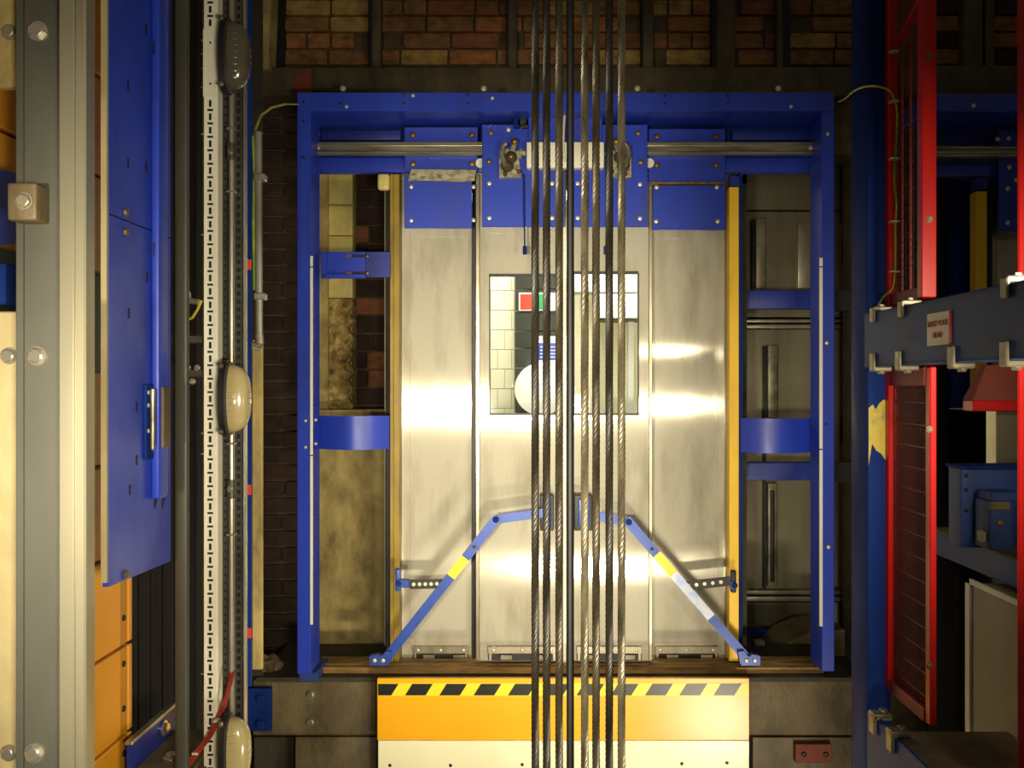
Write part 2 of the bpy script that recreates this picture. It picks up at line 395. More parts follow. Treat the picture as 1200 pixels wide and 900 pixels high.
B().pp([(905, 778), (912, 764), (925, 752), (948, 742), (990, 738), (990, 780)], 4.4, .3).build('rubble', 'dust_grey', pit)
B().pb(885, 897, 752, 768, 4.35, .05, .004).build('block', 'cabinet_grey', pit)
struct(B().box(X(850, 5.2), 3.2, 5.2, 5.25, -2.6, 1.6).build('wall_far_right', 'soot'), 'black void wall behind the right opening')

# ------------------------------------------------------------------ lobby behind the door windows
LB = 5.9
lob = structure('wall_lobby', (0, LB, -1.35), 'pale tiled lobby wall seen through the door windows')
b = B(); b.box(-.78, 1.03, LB, LB+.1, -1.35, 1.3); b.box(-.78, -.71, 4.35, LB, -1.35, 1.3); b.box(.985, 1.03, 4.35, LB, -1.35, 1.3)
b.build('plaster', 'lobby_wall', lob)
struct(B().box(-.78, 1.03, 4.35, LB+.1, -1.4, -1.35).build('floor', 'lobby_grout'), 'lobby floor beyond the doors')
struct(B().box(-.78, 1.03, 4.35, LB+.1, 1.3, 1.35).build('ceiling', 'lobby_wall'), 'lobby ceiling beyond the doors')
b = B(); b.box(-.75, X(468, 4.2), 4.2, 4.36, -1.4, 1.35); b.box(X(862, 4.2), 1.03, 4.2, 4.36, -1.4, 1.35); b.box(-.75, 1.03, 4.2, 4.36, Z(215, 4.2), 1.35)
struct(b.build('wall_front', 'dark_iron'), 'dark wall around the lift door opening')
B().pb(540, 604, 290, 510, LB-.012, .015).build('grout_bed', 'lobby_grout', lob)
for r in range(-1, 8):
    yy = 318 + 23*r
    for c_ in range(4):
        xx = 550 + 16.6*c_ - (8.3 if r % 2 else 0)
        x0, x1 = max(xx, 541), min(xx+16.2, 603)
        if x1-x0 > 2: B().pb(x0, x1, yy, yy+22.4, LB-.02, .012, .002).build('tile', 'lobby_tile', lob)
ob = thing('lobby_notice_board', 'dark panelled lobby board with red and green signs behind the door glass', 'board', (X(632, 5.8), 5.8, Z(487, 5.8)))
for y0, y1 in ((318, 339), (340, 364), (365, 388), (389, 408), (409, 431), (432, 500)):
    B().pb(604, 662, y0, y1-.6, 5.8, .06, .003).build('board_panel', 'lobby_dark', ob)
B().pb(608, 651, 343, 364, 5.785, .012).build('safety_sign', 'lobby_white', ob)
B().pb(609.5, 626, 344.5, 362.5, 5.78, .006).build('sign_field', 'sign_scarlet', ob)
B().pb(629, 638, 344.5, 362.5, 5.78, .006).build('sign_field', 'sign_green', ob)
B().pb(630, 664, 394, 440, 5.785, .012).build('notice', 'lobby_white', ob)
nb = B().pb(631, 663, 402, 422, 5.78, .006).build('notice_field', 'lobby_blue', ob)
for y_ in (406, 410, 414, 418): B().pb(633, 661, y_, y_+1, 5.777, .004).build('text_line', 'lobby_white', nb)
b = B(); c0 = P(634, 456, 5.75); b.cyl(c0, c0+Vector((0, .03, 0)), .178, 48)
tag(b.build('white_disc', 'lobby_white'), 'round white disc low in the left door window', 'disc')
cb = thing('lobby_light_box', 'white and grey boxes high in the right door window', 'light box', (X(712, 5.6), 5.6, Z(376, 5.6)))
B().pb(670, 752, 316, 342, 5.6, .2, .004).build('upper_box', 'lobby_grey', cb)
B().pb(700, 752, 344, 373, 5.55, .25, .006).build('lower_box', 'lobby_white', cb)
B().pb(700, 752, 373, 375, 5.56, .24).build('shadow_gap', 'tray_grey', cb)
B().pb(736, 743, 375, 500, 5.7, .1, .002).build('corner_strip', 'lobby_grey', cb)

# ================================================================== LANDING DOOR FRAME
fr = thing('landing_door_frame', 'bright blue steel landing door frame around the steel lift doors', 'door frame', (X(663, 3.88), 3.88, Z(793, 3.8)))
up = B().pb(348, 364, 108, 790, 3.8, .16, .003).build('upright', 'blue_paint', fr)
B().pb(363.5, 366.5, 300, 312, 3.795, .006).build('edge_strip', 'white_paint', up)
B().pb(363.5, 366.5, 313.5, 533, 3.795, .006).build('edge_strip', 'white_paint', up)
B().pb(363.5, 366.5, 534.5, 732, 3.795, .006).build('edge_strip', 'white_paint', up)
up2 = B().pb(963, 978, 108, 787, 3.8, .16, .003).build('upright', 'blue_paint', fr)
B().pb(960.5, 964, 302, 312, 3.795, .006).build('edge_strip', 'white_paint', up2)
B().pb(960.5, 964, 313.5, 526, 3.795, .006).build('edge_strip', 'white_paint', up2)
B().pb(960.5, 964, 527.5, 734, 3.795, .006).build('edge_strip', 'white_paint', up2)
B().pb(348, 978, 108, 130, 3.79, .25, .003).build('top_beam', 'blue_paint', fr)
B().pb(372, 960, 140, 203, 4.04, .02).build('header_plate', 'navy_paint', fr)  # navy here puts the shade under the top beam into the colour
b = B(); b.pb(376, 470, 152, 164, 4.01, .03, .004); b.build('header_rail', 'blue_dark', fr)
b = B(); b.pb(858, 952, 152, 164, 4.01, .03, .004); b.build('header_rail', 'blue_dark', fr)
b = B(); b.pb(371, 955, 184, 202, 4.0, .045, .006); b.build('header_rail', 'blue_paint', fr)
b = B(); b.pb(368, 958, 166, 170, 3.925, .03, .003); b.pb(368, 958, 170, 177, 3.935, .02); b.pb(368, 958, 177, 181, 3.922, .033, .003)
trk = b.build('track', 'steel_track', fr)
for px in (372, 950): bolt(px, 173.5, 3.934, 2.6, 'pale', trk)
for px, py, r in ((370, 157, 5.5), (955, 159, 6), (367, 194, 3.6), (957, 197, 3.4)): bolt(px, py, 3.96, r, 'brass', fr, 'roller')
for px, py in ((356, 120), (356, 142), (356, 185), (399, 121), (473, 111), (473, 121), (548, 111), (548, 121), (779, 112), (779, 121), (853, 112), (853, 121), (971, 122)):
    bolt(px, py, 3.789, 1.5, 'dark', fr, 'rivet')
for px, py in ((484, 112), (577, 115), (927, 125), (406, 125)): bolt(px, py, 3.789, 2.2, 'pale', fr)
for px, py in ((970, 157), (969, 402), (971, 641)): bolt(px, py, 3.799, 2.4, 'pale', fr)
# jamb posts
lp = thing('jamb_post', 'shade-darkened yellow jamb post at the left side of the doors', 'post', (X(462, 3.99), 4.0, Z(778, 4)))
B().pb(457, 461, 204, 778, 3.985, .06, .002).build('post_face', 'yellow_post_shaded', lp)
B().pb(461, 468, 204, 778, 4.0, .06, .002).build('post_flank', 'yellow_post_shaded', lp)
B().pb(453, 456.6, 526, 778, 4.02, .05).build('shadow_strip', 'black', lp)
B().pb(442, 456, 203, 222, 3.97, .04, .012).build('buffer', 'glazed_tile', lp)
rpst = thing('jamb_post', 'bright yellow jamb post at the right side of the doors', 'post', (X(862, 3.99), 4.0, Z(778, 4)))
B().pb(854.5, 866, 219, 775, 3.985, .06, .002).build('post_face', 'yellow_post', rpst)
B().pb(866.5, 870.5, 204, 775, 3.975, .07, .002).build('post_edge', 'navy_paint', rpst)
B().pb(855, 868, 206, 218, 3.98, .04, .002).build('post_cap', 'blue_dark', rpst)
# brackets tying the frame to the posts
def curved(px0, px1, py0, py1, Ya, sag, m):
    b = B(); n = 10; x0, x1 = X(px0, Ya), X(px1, Ya); z0, z1 = Z(py1, Ya), Z(py0, Ya)
    o = []; i_ = []
    for k in range(n+1):
        t = k/n; x = x0+(x1-x0)*t; y = Ya - sag*math.sin(math.pi*t)
        o.append((x, y)); i_.append((x, y+.006))
    b.prism([(x, y, z0) for x, y in o + i_[::-1]], (0, 0, z1-z0))
    return b
br = curved(374, 456, 487, 526, 3.97, .07, 0).build('bracket', 'blue_paint', fr)
for px, py in ((358, 493), (358, 524), (370, 492), (370, 520)): bolt(px, py, 3.799, 1.9, 'pale', br)
br = curved(868, 950, 490, 530, 3.97, .07, 0).build('bracket', 'blue_paint', fr)
for px, py in ((953, 497), (968, 497), (953, 525)): bolt(px, py, 3.799, 1.6, 'dark', br)
b = B(); b.pb(376, 428, 295, 325, 3.94, .006, .001); b.pb(376, 383, 295, 325, 3.92, .03, .002); b.pb(376, 428, 321, 326, 3.92, .02, .002)
br = b.build('bracket', 'blue_paint', fr)
B().pb(424, 457, 295, 325, 3.955, .006, .001).build('bracket', 'blue_dark', fr)
for py in (300, 320):
    s_ = B().pb(406, 427, py-1.5, py+1.5, 3.936, .006).build('slot', 'black', br); bolt(430.5, py, 3.935, 2, 'brass', br)
    B().pb(406, 412, py-1.3, py+1.3, 3.934, .004).build('slot_end', 'brass', br)
# blue cross bars of the far lift behind the right opening
for k, (y0, y1, lab) in enumerate(((340, 362, 'upper blue cross bar behind the right-hand opening'), (542, 563, 'lower blue cross bar behind the right-hand opening'))):
    t = thing('cross_bar', lab, 'bar', (X(935, 4.35), 4.35, Z(y1, 4.35)), 'cross bars behind the right opening')
    B().pb(871, 996, y0, y1, 4.35, .05, .004).build('bar', 'blue_dark', t)
    B().pb(869, 874, y0+1, y1-1, 4.33, .03).build('end_plate', 'black_rubber', t)
    B().pb(975, 999, y0, y1+2, 4.33, .06).build('end_plate', 'black_rubber', t)
# sill
sl = thing('door_sill', 'worn brown metal sill running under the lift doors', 'sill', (X(663, 3.9), 3.92, Z(793, 3.8)))
B().box(X(366, 3.93), X(966, 3.93), 3.93, 4.09, Z(790, 3.93), Z(782, 3.93), .003).build('tread', 'sill_brown', sl)
zs = Z(782, 3.93)
for y_ in (3.965, 4.03):
    B().box(X(372, 3.95), X(962, 3.95), y_, y_+.016, zs-.002, zs+.005, .002).build('ridge', 'sill_brown', sl)
B().pb(350, 968, 790.5, 793.5, 3.92, .2, .001).build('front_trim', 'blue_paint', sl)
B().pb(350, 372, 788, 799, 3.83, .2, .003).build('foot_block', 'navy_dust', sl)

# ================================================================== SLIDING DOOR PANELS
def shoe(px0, px1, Y, parent):
    b = B(); b.pb(px0, px1, 758, 766, Y-.012, .012, .001)
    b.pb(px0+1, px0+4, 762, 774, Y-.014, .014); b.pb(px1-4, px1-1, 762, 774, Y-.014, .014)
    s_ = b.build('shoe', 'steel_edge', parent)
    n = 3
    for k in range(n): bolt(px0+6+(px1-px0-12)*k/(n-1), 762, Y-.012, 1.9, 'pale', s_)
    for k in (0.18, .72):
        a = px0+(px1-px0)*k
        B().pb(a, a+14, 767.5, 773.5, Y-.02, .03, .002).build('shoe_guide', 'steel_dull', parent)
    B().pb(px0, px1, 766, 774, Y+.004, .01).build('shoe_gap', 'black_rubber', parent)
def cover(px0, px1, py0, py1, Y, name, m, parent): return B().pb(px0, px1, py0, py1, Y, .012, .002).build(name, m, parent)
def panel(label, px0, px1, Y, group='sliding lift door panels'):
    return thing('sliding_door_panel', label, 'door', (X((px0+px1)/2, Y), Y+.02, Z(775, Y)), group)
# outer left
d1 = panel('outer left stainless steel sliding door panel, without a window', 470, 556, 4.07)
B().pb(468, 556, 204, 775, 4.07, .03, .002).build('skin', 'steel_door', d1)
B().pb(480, 553, 268, 757, 4.068, .01, .002).build('face_sheet', 'steel_door', d1)
B().pb(467, 470.5, 206, 770, 4.05, .04, .002).build('edge', 'steel_edge', d1)
B().pb(553, 557.5, 206, 774, 4.05, .04, .002).build('gap_strip', 'black_rubber', d1)  # dark strip filling the gap beside the inner door panel
hp = cover(474, 560, 149, 200, 3.96, 'hanger_plate', 'blue_paint', d1)
for px, py in ((484, 158), (553, 158), (484, 192), (553, 192)): bolt(px, py, 3.959, 3.4, 'brass', hp)
hp = cover(474, 553, 205, 267.5, 3.95, 'hanger_plate', 'blue_paint', d1)
for px, py in ((482, 219), (482, 258.5), (555, 219), (555, 258)): bolt(px, py, 3.949, 2.5, 'pale', hp)
B().pp([(482, 198.5), (558, 199), (556, 212), (540, 213), (500, 211.5), (478, 212)], 3.944, .005).build('dirty_label', 'dirty_label', d1)
shoe(484, 549, 4.06, d1)
# outer right
d4 = panel('outer right stainless steel sliding door panel, without a window', 763, 855, 4.07)
B().pb(764, 855, 204, 775, 4.07, .03, .002).build('skin', 'steel_door', d4)
B().pb(767, 842, 271, 757, 4.068, .01, .002).build('face_sheet', 'steel_door', d4)
B().pb(850.5, 854, 205, 770, 4.045, .04, .002).build('edge', 'steel_edge', d4)
hp = cover(760, 850, 151, 213, 3.96, 'hanger_plate', 'blue_paint', d4)
for px, py in ((770, 160), (839, 160), (770, 193.5), (839, 193.5)): bolt(px, py, 3.959, 3.4, 'brass', hp)
B().pb(763, 850, 213, 216, 3.945, .02).build('copper_strip', 'brass', d4)
hp = cover(765, 850, 217, 269.5, 3.95, 'hanger_plate', 'blue_paint', d4)
for px, py in ((769.5, 219.5), (840, 219.5), (769, 259.5), (841, 259.5)): bolt(px, py, 3.949, 2.7, 'pale', hp)
shoe(768, 842, 4.06, d4)
# inner pair with windows
def windowed(label, px0, px1, wx0, wx1, wy0, wy1, Y):
    t = panel(label, px0, px1, Y)
    b = B(); b.pb(px0, wx0, 204, 775, Y, .03); b.pb(wx1, px1, 204, 775, Y, .03); b.pb(wx0, wx1, 204, wy0, Y, .03); b.pb(wx0, wx1, wy1, 775, Y, .03)
    b.build('skin', 'steel_door', t)
    w = B(); w.pb(wx0-1, wx1, wy0-2.2, wy0+.6, Y-.003, .03); w.pb(wx0-1, wx1+1, wy1-.6, wy1+1.8, Y-.003, .03)
    w.pb(wx0-.8, wx0+.3, wy0, wy1, Y-.003, .03); w.pb(wx1-.3, wx1+1, wy0, wy1, Y-.003, .03)
    f = w.build('window_gasket', 'black_rubber', t)
    B().pb(wx0, wx1, wy0, wy1, Y+.012, .006).build('pane', 'pane_glass', t)
    return t
d2 = windowed('inner left steel door panel with window showing white disc', 560, 662, 574, 652, 323, 485, 4.0)
B().pb(557.5, 562, 204, 774, 3.985, .04, .002).build('edge', 'steel_edge', d2)
B().pb(659.8, 663.6, 200, 779, 3.985, .02, .004).build('nosing', 'white_paint', d2)
hp = cover(565, 661, 146, 266, 3.915, 'hanger_plate', 'blue_paint', d2)
for px, py, k in ((575.5, 155.5, 'brass'), (573, 189, 'brass'), (596, 152, 'pale'), (573.5, 215, 'pale'), (573.5, 255.5, 'pale'), (647, 215, 'pale'), (647, 255.5, 'pale')):
    bolt(px, py, 3.914, 3.2 if k == 'brass' else 2.8, k, hp)
shoe(572, 652, 3.99, d2)
d3 = windowed('inner right steel door panel with window showing white box', 664, 763, 673, 748, 320, 485, 4.0)
B().pb(760.5, 764.5, 204, 774, 3.985, .04, .002).build('edge', 'steel_edge', d3)
hp = cover(664.5, 759, 146, 266, 3.915, 'hanger_plate', 'blue_paint', d3)
for px, py, k in ((748, 156, 'brass'), (751, 190, 'brass'), (750, 216, 'pale'), (750, 256, 'pale'), (677, 215, 'pale'), (677, 255.5, 'pale')):
    bolt(px, py, 3.914, 3.2 if k == 'brass' else 2.8, k, hp)
shoe(676, 752, 3.99, d3)
for px, t in ((563, d2), (761, d3)):
    c0 = P(px, 191, 3.955); B().cyl(c0, c0+Vector((0, .02, 0)), .022, 20).build('hanger_roller', 'white_paint', t)
# door lock gear
lk = thing('door_lock_box', 'cream lock box with blue backing plate above the inner doors', 'lock box', (X(662, 3.88), 3.9, Z(196, 3.88)))
B().pb(617, 708, 166, 196.5, 3.865, .05, .006).build('case', 'white_paint', lk)
B().pb(619, 706, 133, 167, 3.9, .02, .003).build('backing_plate', 'blue_paint', lk)
b = B(); b.tube([P(662, 131, 3.86), P(660.5, 150, 3.85), P(660, 168, 3.85), P(661, 184, 3.85), P(663, 190, 3.855)], .006, 6); b.build('lead_wire', 'tie_white', lk)
b = B(); b.pb(602, 607, 138, 148, 3.88, .03, .003); b.pb(602, 609, 146, 149, 3.875, .03, .002); b.build('stop_bracket', 'navy_paint', lk)
b = B(); b.pb(609, 617, 134, 146, 3.89, .03, .004); b.cyl(P(612, 148, 3.87), P(618, 148, 3.87), .012, 10); b.build('switch', 'black_rubber', lk)
def gear(mx, lab, flip):
    g_ = thing('lock_mechanism', lab, 'mechanism', (X(mx, 3.89), 3.9, Z(209, 3.89)), 'door lock mechanisms')
    f = -1 if flip else 1
    q = lambda x: mx + f*x
    B().pp([(q(-14), 176), (q(-4), 174), (q(4), 178), (q(13), 174), (q(13), 184), (q(9), 186), (q(12), 207), (q(-14), 208)], 3.885, .028).build('base_plate', 'dirty_label', g_)
    for x, y, r in ((0, 184, 7), (-4.5, 194, 7.5), (4, 166, 4.5), (-9, 187, 2.5), (9, 201, 2.5), (-7, 204, 2.5)):
        c0 = P(q(x), y, 3.875); rr = r*3.875/F
        w = B().lathe([(rr, .012), (rr, -.004), (rr*.7, -.012), (rr*.25, -.016)], c0, (0, 1, 0), 16).build('roller', 'brass' if r < 5 else 'dark_iron', g_)
        if r > 5: bolt3(c0+Vector((0, -.014, 0)), rr*.4, 'brass', g_, 'pin')
    b = B(); b.tube([P(q(-6), 196, 3.86), P(q(-11), 182, 3.86), P(q(-10), 172, 3.86), P(q(-6), 168, 3.86)], .012, 8); b.build('lever', 'steel_dull', g_)
    b = B(); b.bar(P(q(4), 168, 3.87), P(q(-3), 196, 3.87), .02, .008); b.build('link_arm', 'steel_dull', g_)
    B().pb(min(q(9), q(17)), max(q(9), q(17)), 176, 182, 3.868, .012, .002).build('tongue', 'dirty_label', g_)
    b = B(); b.tube([P(q(15), 204, 3.9), P(q(15.2), 240, 3.9), P(q(16), 292, 3.9)], .0035, 6); b.build('pull_rod', 'navy_paint', g_)
    B().pb(q(16)-2.5, q(16)+2.5, 288, 298, 3.89, .016, .004).build('rod_end', 'navy_paint', g_)
gear(599, 'steel roller lock mechanism on the inner left hanger plate', False)
gear(726, 'steel roller lock mechanism half behind the ropes at right', True)

# ================================================================== SAFETY ARMS
def arm(label, pts, foot, link, yel, bare, hinge, plug):
    Y = 3.86
    t = thing('door_closer_arm', label, 'arm', P(foot[0], foot[1]+6, Y), 'folding blue arms on the doors')
    b = B(); b.bar(P(*pts[0], Y), P(*pts[1], Y), .04, .01); b.build('upper_bar', 'arm_blue', t)
    a, c = P(*pts[1], Y-.012), P(*pts[2], Y-.012)
    l1 = a.lerp(c, yel[0]); l2 = a.lerp(c, yel[1])
    b = B(); b.bar(a - (c-a).normalized()*.015, l1, .042, .01); b.build('lower_bar', 'arm_blue', t)
    b = B(); b.bar(l1, l2, .042, .0105); b.build('yellow_sleeve', 'tape_yellow', t)
    if bare:
        e1 = a.lerp(c, bare); b = B(); b.bar(l2, e1, .041, .01); b.build('bare_bar', 'arm_bare', t)
        b = B(); b.bar(e1, c, .042, .01); b.build('lower_bar', 'arm_blue', t)
    else:
        b = B(); b.bar(l2, c, .042, .01); b.build('lower_bar', 'arm_blue', t)
    bolt(pts[1][0], pts[1][1], Y-.014, 3, 'blue', t, 'pivot')
    m_ = a.lerp(c, .19); bolt3(m_+Vector((0, -.002, 0)), .007, 'dark', t, 'hole')
    s_ = 1 if foot[0] < 600 else -1
    b = B(); b.pp([(foot[0]-14*s_, foot[1]-7), (foot[0]-5*s_, foot[1]-9), (foot[0], foot[1]-6), (foot[0]+5*s_, foot[1]-13), (foot[0]+12*s_, foot[1]-12), (foot[0]+10*s_, foot[1]), (foot[0]+8*s_, foot[1]+4), (foot[0]-14*s_, foot[1]+4)], Y-.03, .03)
    ft = b.build('foot_bracket', 'arm_blue', t)
    for k in (-8, 2): bolt(foot[0]+k*s_, foot[1]-2, Y-.03, 2.6, 'pale', ft)
    (lx0, ly0), (lx1, ly1) = link
    b = B(); b.bar(P(lx0, ly0, Y+.0), P(lx1, ly1, Y+.0), .042, .006); st = b.build('strap', 'black_rubber', t)
    for k in range(5):
        c0 = P(lx0+(lx1-lx0)*(.12+.17*k), ly0+(ly1-ly0)*(.12+.17*k), Y-.002)
        B().cyl(c0, c0+Vector((0, .003, 0)), .0085, 10).build('strap_hole', 'bolt_pale', st)
    B().pb(min(hinge[0], lx0 if s_ > 0 else lx1), max(hinge[0], lx0 if s_ > 0 else lx1), hinge[1]-1, hinge[1]+9, Y+.004, .02, .003).build('hinge_stub', 'arm_blue', t)
    B().pb(hinge[0]-3, hinge[0]+3, hinge[1]-13, hinge[1]+13, Y+.01, .03, .006).build('hinge', 'arm_blue' if not plug else 'black_rubber', t)
    bolt(hinge[0]+1, hinge[1]+4, Y+.004, 2.8, 'blue', t, 'pivot')
    h0 = pts[0][0]
    b = B(); b.pb(h0-4, h0+12, 580, 622, 3.9, .09, .004) if s_ > 0 else b.pb(h0-27, h0-6, 580, 622, 3.9, .09, .004)
    hb = b.build('anchor_block', 'black_rubber', t)
    b = B(); b.pb(h0-1, h0+9, 585, 617, 3.89, .02, .004) if s_ > 0 else b.pb(h0-22, h0-9, 585, 617, 3.89, .02, .004)
    b.build('anchor_plate', 'arm_blue', t)
    return t
arm('folding blue arm across the left doors with yellow band', ((637, 601), (581, 609), (449, 776)), (447, 776), ((480, 685), (520, 684)), (.27, .40), None, (466, 680), False)
arm('folding half-bare blue arm across the right doors with yellow band', ((700, 605), (737, 612), (879, 776)), (877, 776), ((800, 687), (856, 681)), (.23, .37), .68, (860, 682), True)

# ================================================================== APRON
ap = thing('apron_panel', 'yellow and cream apron with hazard stripes under the door sill', 'panel', (X(660, 3.79), 3.8, Z(1000, 3.78)))
B().pb(442, 878, 795, 867.5, 3.78, .02, .002).build('yellow_sheet', 'apron_yellow', ap)
lo_ = B().pb(443, 878, 868, 1000, 3.78, .02, .002).build('cream_sheet', 'apron_cream', ap)
hz = B().pb(442.5, 877.5, 800.5, 815.5, 3.7785, .002).build('hazard_tape', 'tape_yellow', ap)
for k in range(11):
    x = 483 - 40 + 40.2*k
    q = [(max(x, 443), 801.5), (min(x+24, 877), 801.5), (min(x+15.5, 877), 815), (max(x-8.5, 443), 815)]
    B().pp(q, 3.7765, .003).build('stripe', 'tape_black', hz)
for px, py in ((457, 897), (528, 897), (612, 896), (799, 895), (852, 894)): bolt(px, py, 3.779, 1.9, 'dark', lo_, 'screw')

# ================================================================== ROPES
def rope_mesh(r, m, pitch=.076, n=7, L0=-1.25, L1=1.25):
    b = B(); rs = r*.31; R = r-rs; seg = 5
    steps = int((L1-L0)/pitch*10)
    for k in range(n):
        pts = []
        for i in range(steps+1):
            z = L0+(L1-L0)*i/steps; t = 2*math.pi*((z-L0)/pitch) + 2*math.pi*k/n
            pts.append((R*math.cos(t), R*math.sin(t), z))
        b.tube(pts, rs, seg)
    b.cyl((0, 0, L0), (0, 0, L1), R, 8)
    return mesh_of('rope_mesh', b, m)
YR = 1.6
RM = {k: rope_mesh(.0077, k) for k in ('rope_steel', 'rope_mid', 'rope_dark')}
names = ['first', 'second', 'third', None, 'fifth', 'sixth', 'seventh', 'eighth']
rl = [(627.2, 'rope_dark', 'leftmost dark steel hoist rope in front of the doors'),
      (640.5, 'rope_dark', 'second hoist rope from the left, dark'),
      (655.2, 'rope_mid', 'third hoist rope from the left, grey strands, left of black cable'),
      (685.2, 'rope_steel', 'grey stranded hoist rope just right of the black cable'),
      (698.5, 'rope_mid', 'sharply stranded darker hoist rope, third from the right'),
      (714, 'rope_dark', 'dark hoist rope, second from the right'),
      (728.3, 'rope_steel', 'rightmost pale grey stranded hoist rope before the doors')]
for k, (px, m_, lab) in enumerate(rl):
    o = bpy.data.objects.new('hoist_rope', RM[m_]); COL.objects.link(o); o.location = (X(px, YR), YR, 0); o.rotation_euler[2] = k*1.3
    tag(o, lab, 'rope', 'hoist ropes')
b = B(); b.cyl((X(668.3, YR), YR, -1.25), (X(668.3, YR), YR, 1.25), .0072, 14)
tag(b.build('black_cable', 'rope_black'), 'smooth black cable hanging among the hoist ropes', 'cable')

# ================================================================== LEFT SIDE
# guide rail
gr = thing('guide_rail', 'tall steel guide rail with bolts at the far left', 'rail', (X(68, 1.5), 1.5, Z(1100, 1.5)))
b = B(); b.pb(27, 103, -200, 1100, 1.5, .012, .003); b.build('flange', 'rail_grey', gr)
b = B(); b.pb(18, 28, -200, 1100, 1.512, .012, .002); b.build('flange_edge', 'rail_grey', gr)
b = B(); b.pb(68, 87, -200, 1100, 1.468, .032, .003); b.pb(87, 100, -200, 1100, 1.464, .034, .003); b.build('blade', 'rail_steel', gr)
for px, py in ((45, 37), (44, 417), (41, 882)): bolt(px, py, 1.5, 9.5, 'hexpale', gr)
B().pb(8, 42, 214, 258, 1.46, .04, .004).build('clip', 'grimy_steel', gr); bolt(29, 236, 1.46, 8.5, 'hexdull', gr, 'clip_bolt')
bp = thing('bracket_plate', 'pale cream mounting plate behind the guide rail, upper piece', 'plate', (X(-20, 1.6), 1.6, Z(100, 1.6)), 'rail mounting plates')
B().pb(-90, 24, -160, 102, 1.56, .02, .003).build('plate', 'concrete', bp); bolt(12, 38, 1.56, 7.5, 'hexdull', bp)
B().pb(20, 27, 88, 100, 1.55, .02, .002).build('tab', 'grimy_steel', bp)
bp = thing('bracket_plate', 'pale cream mounting plate behind the guide rail, tall lower piece', 'plate', (X(-20, 1.6), 1.6, Z(1050, 1.6)), 'rail mounting plates')
B().pb(-90, 24, 365, 1080, 1.56, .02, .003).build('plate', 'cream_plate', bp)
for py in (417, 882): bolt(11, py, 1.56, 8, 'hexpale', bp)
bb = thing('buffer_box', 'blue box with dark underside behind the rail clip', 'box', (X(-20, 1.75), 1.72, Z(365, 1.75)))
B().prism([(-1.18, 1.64, Z(195, 1.64)), (-1.18, 1.82, Z(208, 1.82)), (-1.18, 1.82, Z(283, 1.82)), (-1.18, 1.64, Z(290, 1.64))], (.115, 0, 0)).build('body', 'blue_dark', bb)
B().box(-1.19, -1.075, 1.65, 1.8, Z(365, 1.7), Z(290, 1.7)).build('dark_base', 'black_rubber', bb)
B().box(-1.13, -1.06, 1.7, 1.79, Z(360, 1.75), Z(312, 1.75), .004).build('blue_fin', 'navy_paint', bb)
# left wall with yellow panels
WX = -1.155
wp = structure('wall_left', (WX-.03, 2.1, -1.3), 'yellow and orange panelled side wall at left')
B().box(WX-.06, WX-.02, 1.2, 2.42, -1.35, 1.25).build('backing', 'black_rubber', wp)
zz = [-1.235, -.983, -.733, -.471, -.218, .035]
for a, c in list(zip(zz[:-1], zz[1:])) + [(.29, .548), (.548, .81), (.81, 1.07), (1.07, 1.3)]:
    B().box(WX-.02, WX, 1.45, 2.365, a+.005, c-.005, .003).build('panel', 'yellow_panel', wp)
    B().box(WX-.02, WX-.004, 2.367, 2.408, a+.005, c-.005).build('edge_channel', 'yellow_strip', wp)
    B().box(WX-.02, WX, 2.41, 2.432, a+.005, c-.005, .003).build('edge_panel', 'yellow_panel', wp)
    for f in (.3, .8): bolt3((WX-.004, 2.388, a+(c-a)*f), .009, 'dark', wp, 'rivet', RX)
# blue guard panel
GX = -.97
gp = thing('guard_panel', 'tall blue folded steel guard panel with latch at left', 'panel', (GX, 2.09, -.46))
zsplit = .385
def sideplate(z0a, z0b, z1a, z1b):
    return B().prism([(GX, 1.93, z0a), (GX, 2.256, z0b), (GX, 2.256, z1b), (GX, 1.93, z1a)], (-.014, 0, 0))
sideplate(zsplit+.002, zsplit+.002, 1.35, 1.35).build('upper_plate', 'blue_paint', gp)
lpz = sideplate(-.459, -.468, zsplit-.002, zsplit-.002).build('lower_plate', 'blue_paint', gp)
B().box(GX-.014, GX-.001, 1.922, 1.93, -.448, 1.35).build('edge_strip', 'cream_plate', gp)
fo = B().box(GX, GX+.021, 2.14, 2.196, -.289, 1.35, .006).build('folded_channel', 'blue_paint', gp)
for px, py, Y in ((147, 249, 2.0), (147, 272, 2.0), (146.5, 673, 2.0)): bolt3((GX+.001, 2.007, Z(py, 2.007)), .009, 'hexdull', gp, 'bolt', RX)
for px, py in ((150, 100), (150, 191), (151, 367), (160, 477), (160, 539), (152, 574), (171, 34), (171, 195), (172, 325)):
    Y = -GX*F/(C-px)
    B().box(GX, GX+.001, Y-.004, Y+.004, Z(py, Y)-.012, Z(py, Y)+.012).build('slot', 'black', gp)
for py in (56, 292):
    B().box(GX+.006, GX+.010, 2.1385, 2.14, Z(py, 2.14)-.016, Z(py, 2.14)+.016).build('slot', 'black', fo)
la = B().box(GX, GX+.007, 2.10, 2.145, Z(538, 2.12), Z(450, 2.12), .002).build('latch', 'navy_paint', gp)
B().box(GX+.02, GX+.028, 2.15, 2.19, Z(525, 2.15), Z(453, 2.15), .002).build('latch_plate', 'grimy_steel', gp)
B().cyl((GX+.012, 2.125, Z(526, 2.12)), (GX+.012, 2.125, Z(456, 2.12)), .006, 8).build('latch_rod', 'steel_dull', gp)
bolt3((GX+.006, 2.135, Z(523, 2.13)), .009, 'hexpale', gp, 'latch_bolt', RX)
for py in (460, 475, 505): bolt3((GX+.006, 2.112, Z(py, 2.11)), .006, 'pale', gp, 'rivet', RX)
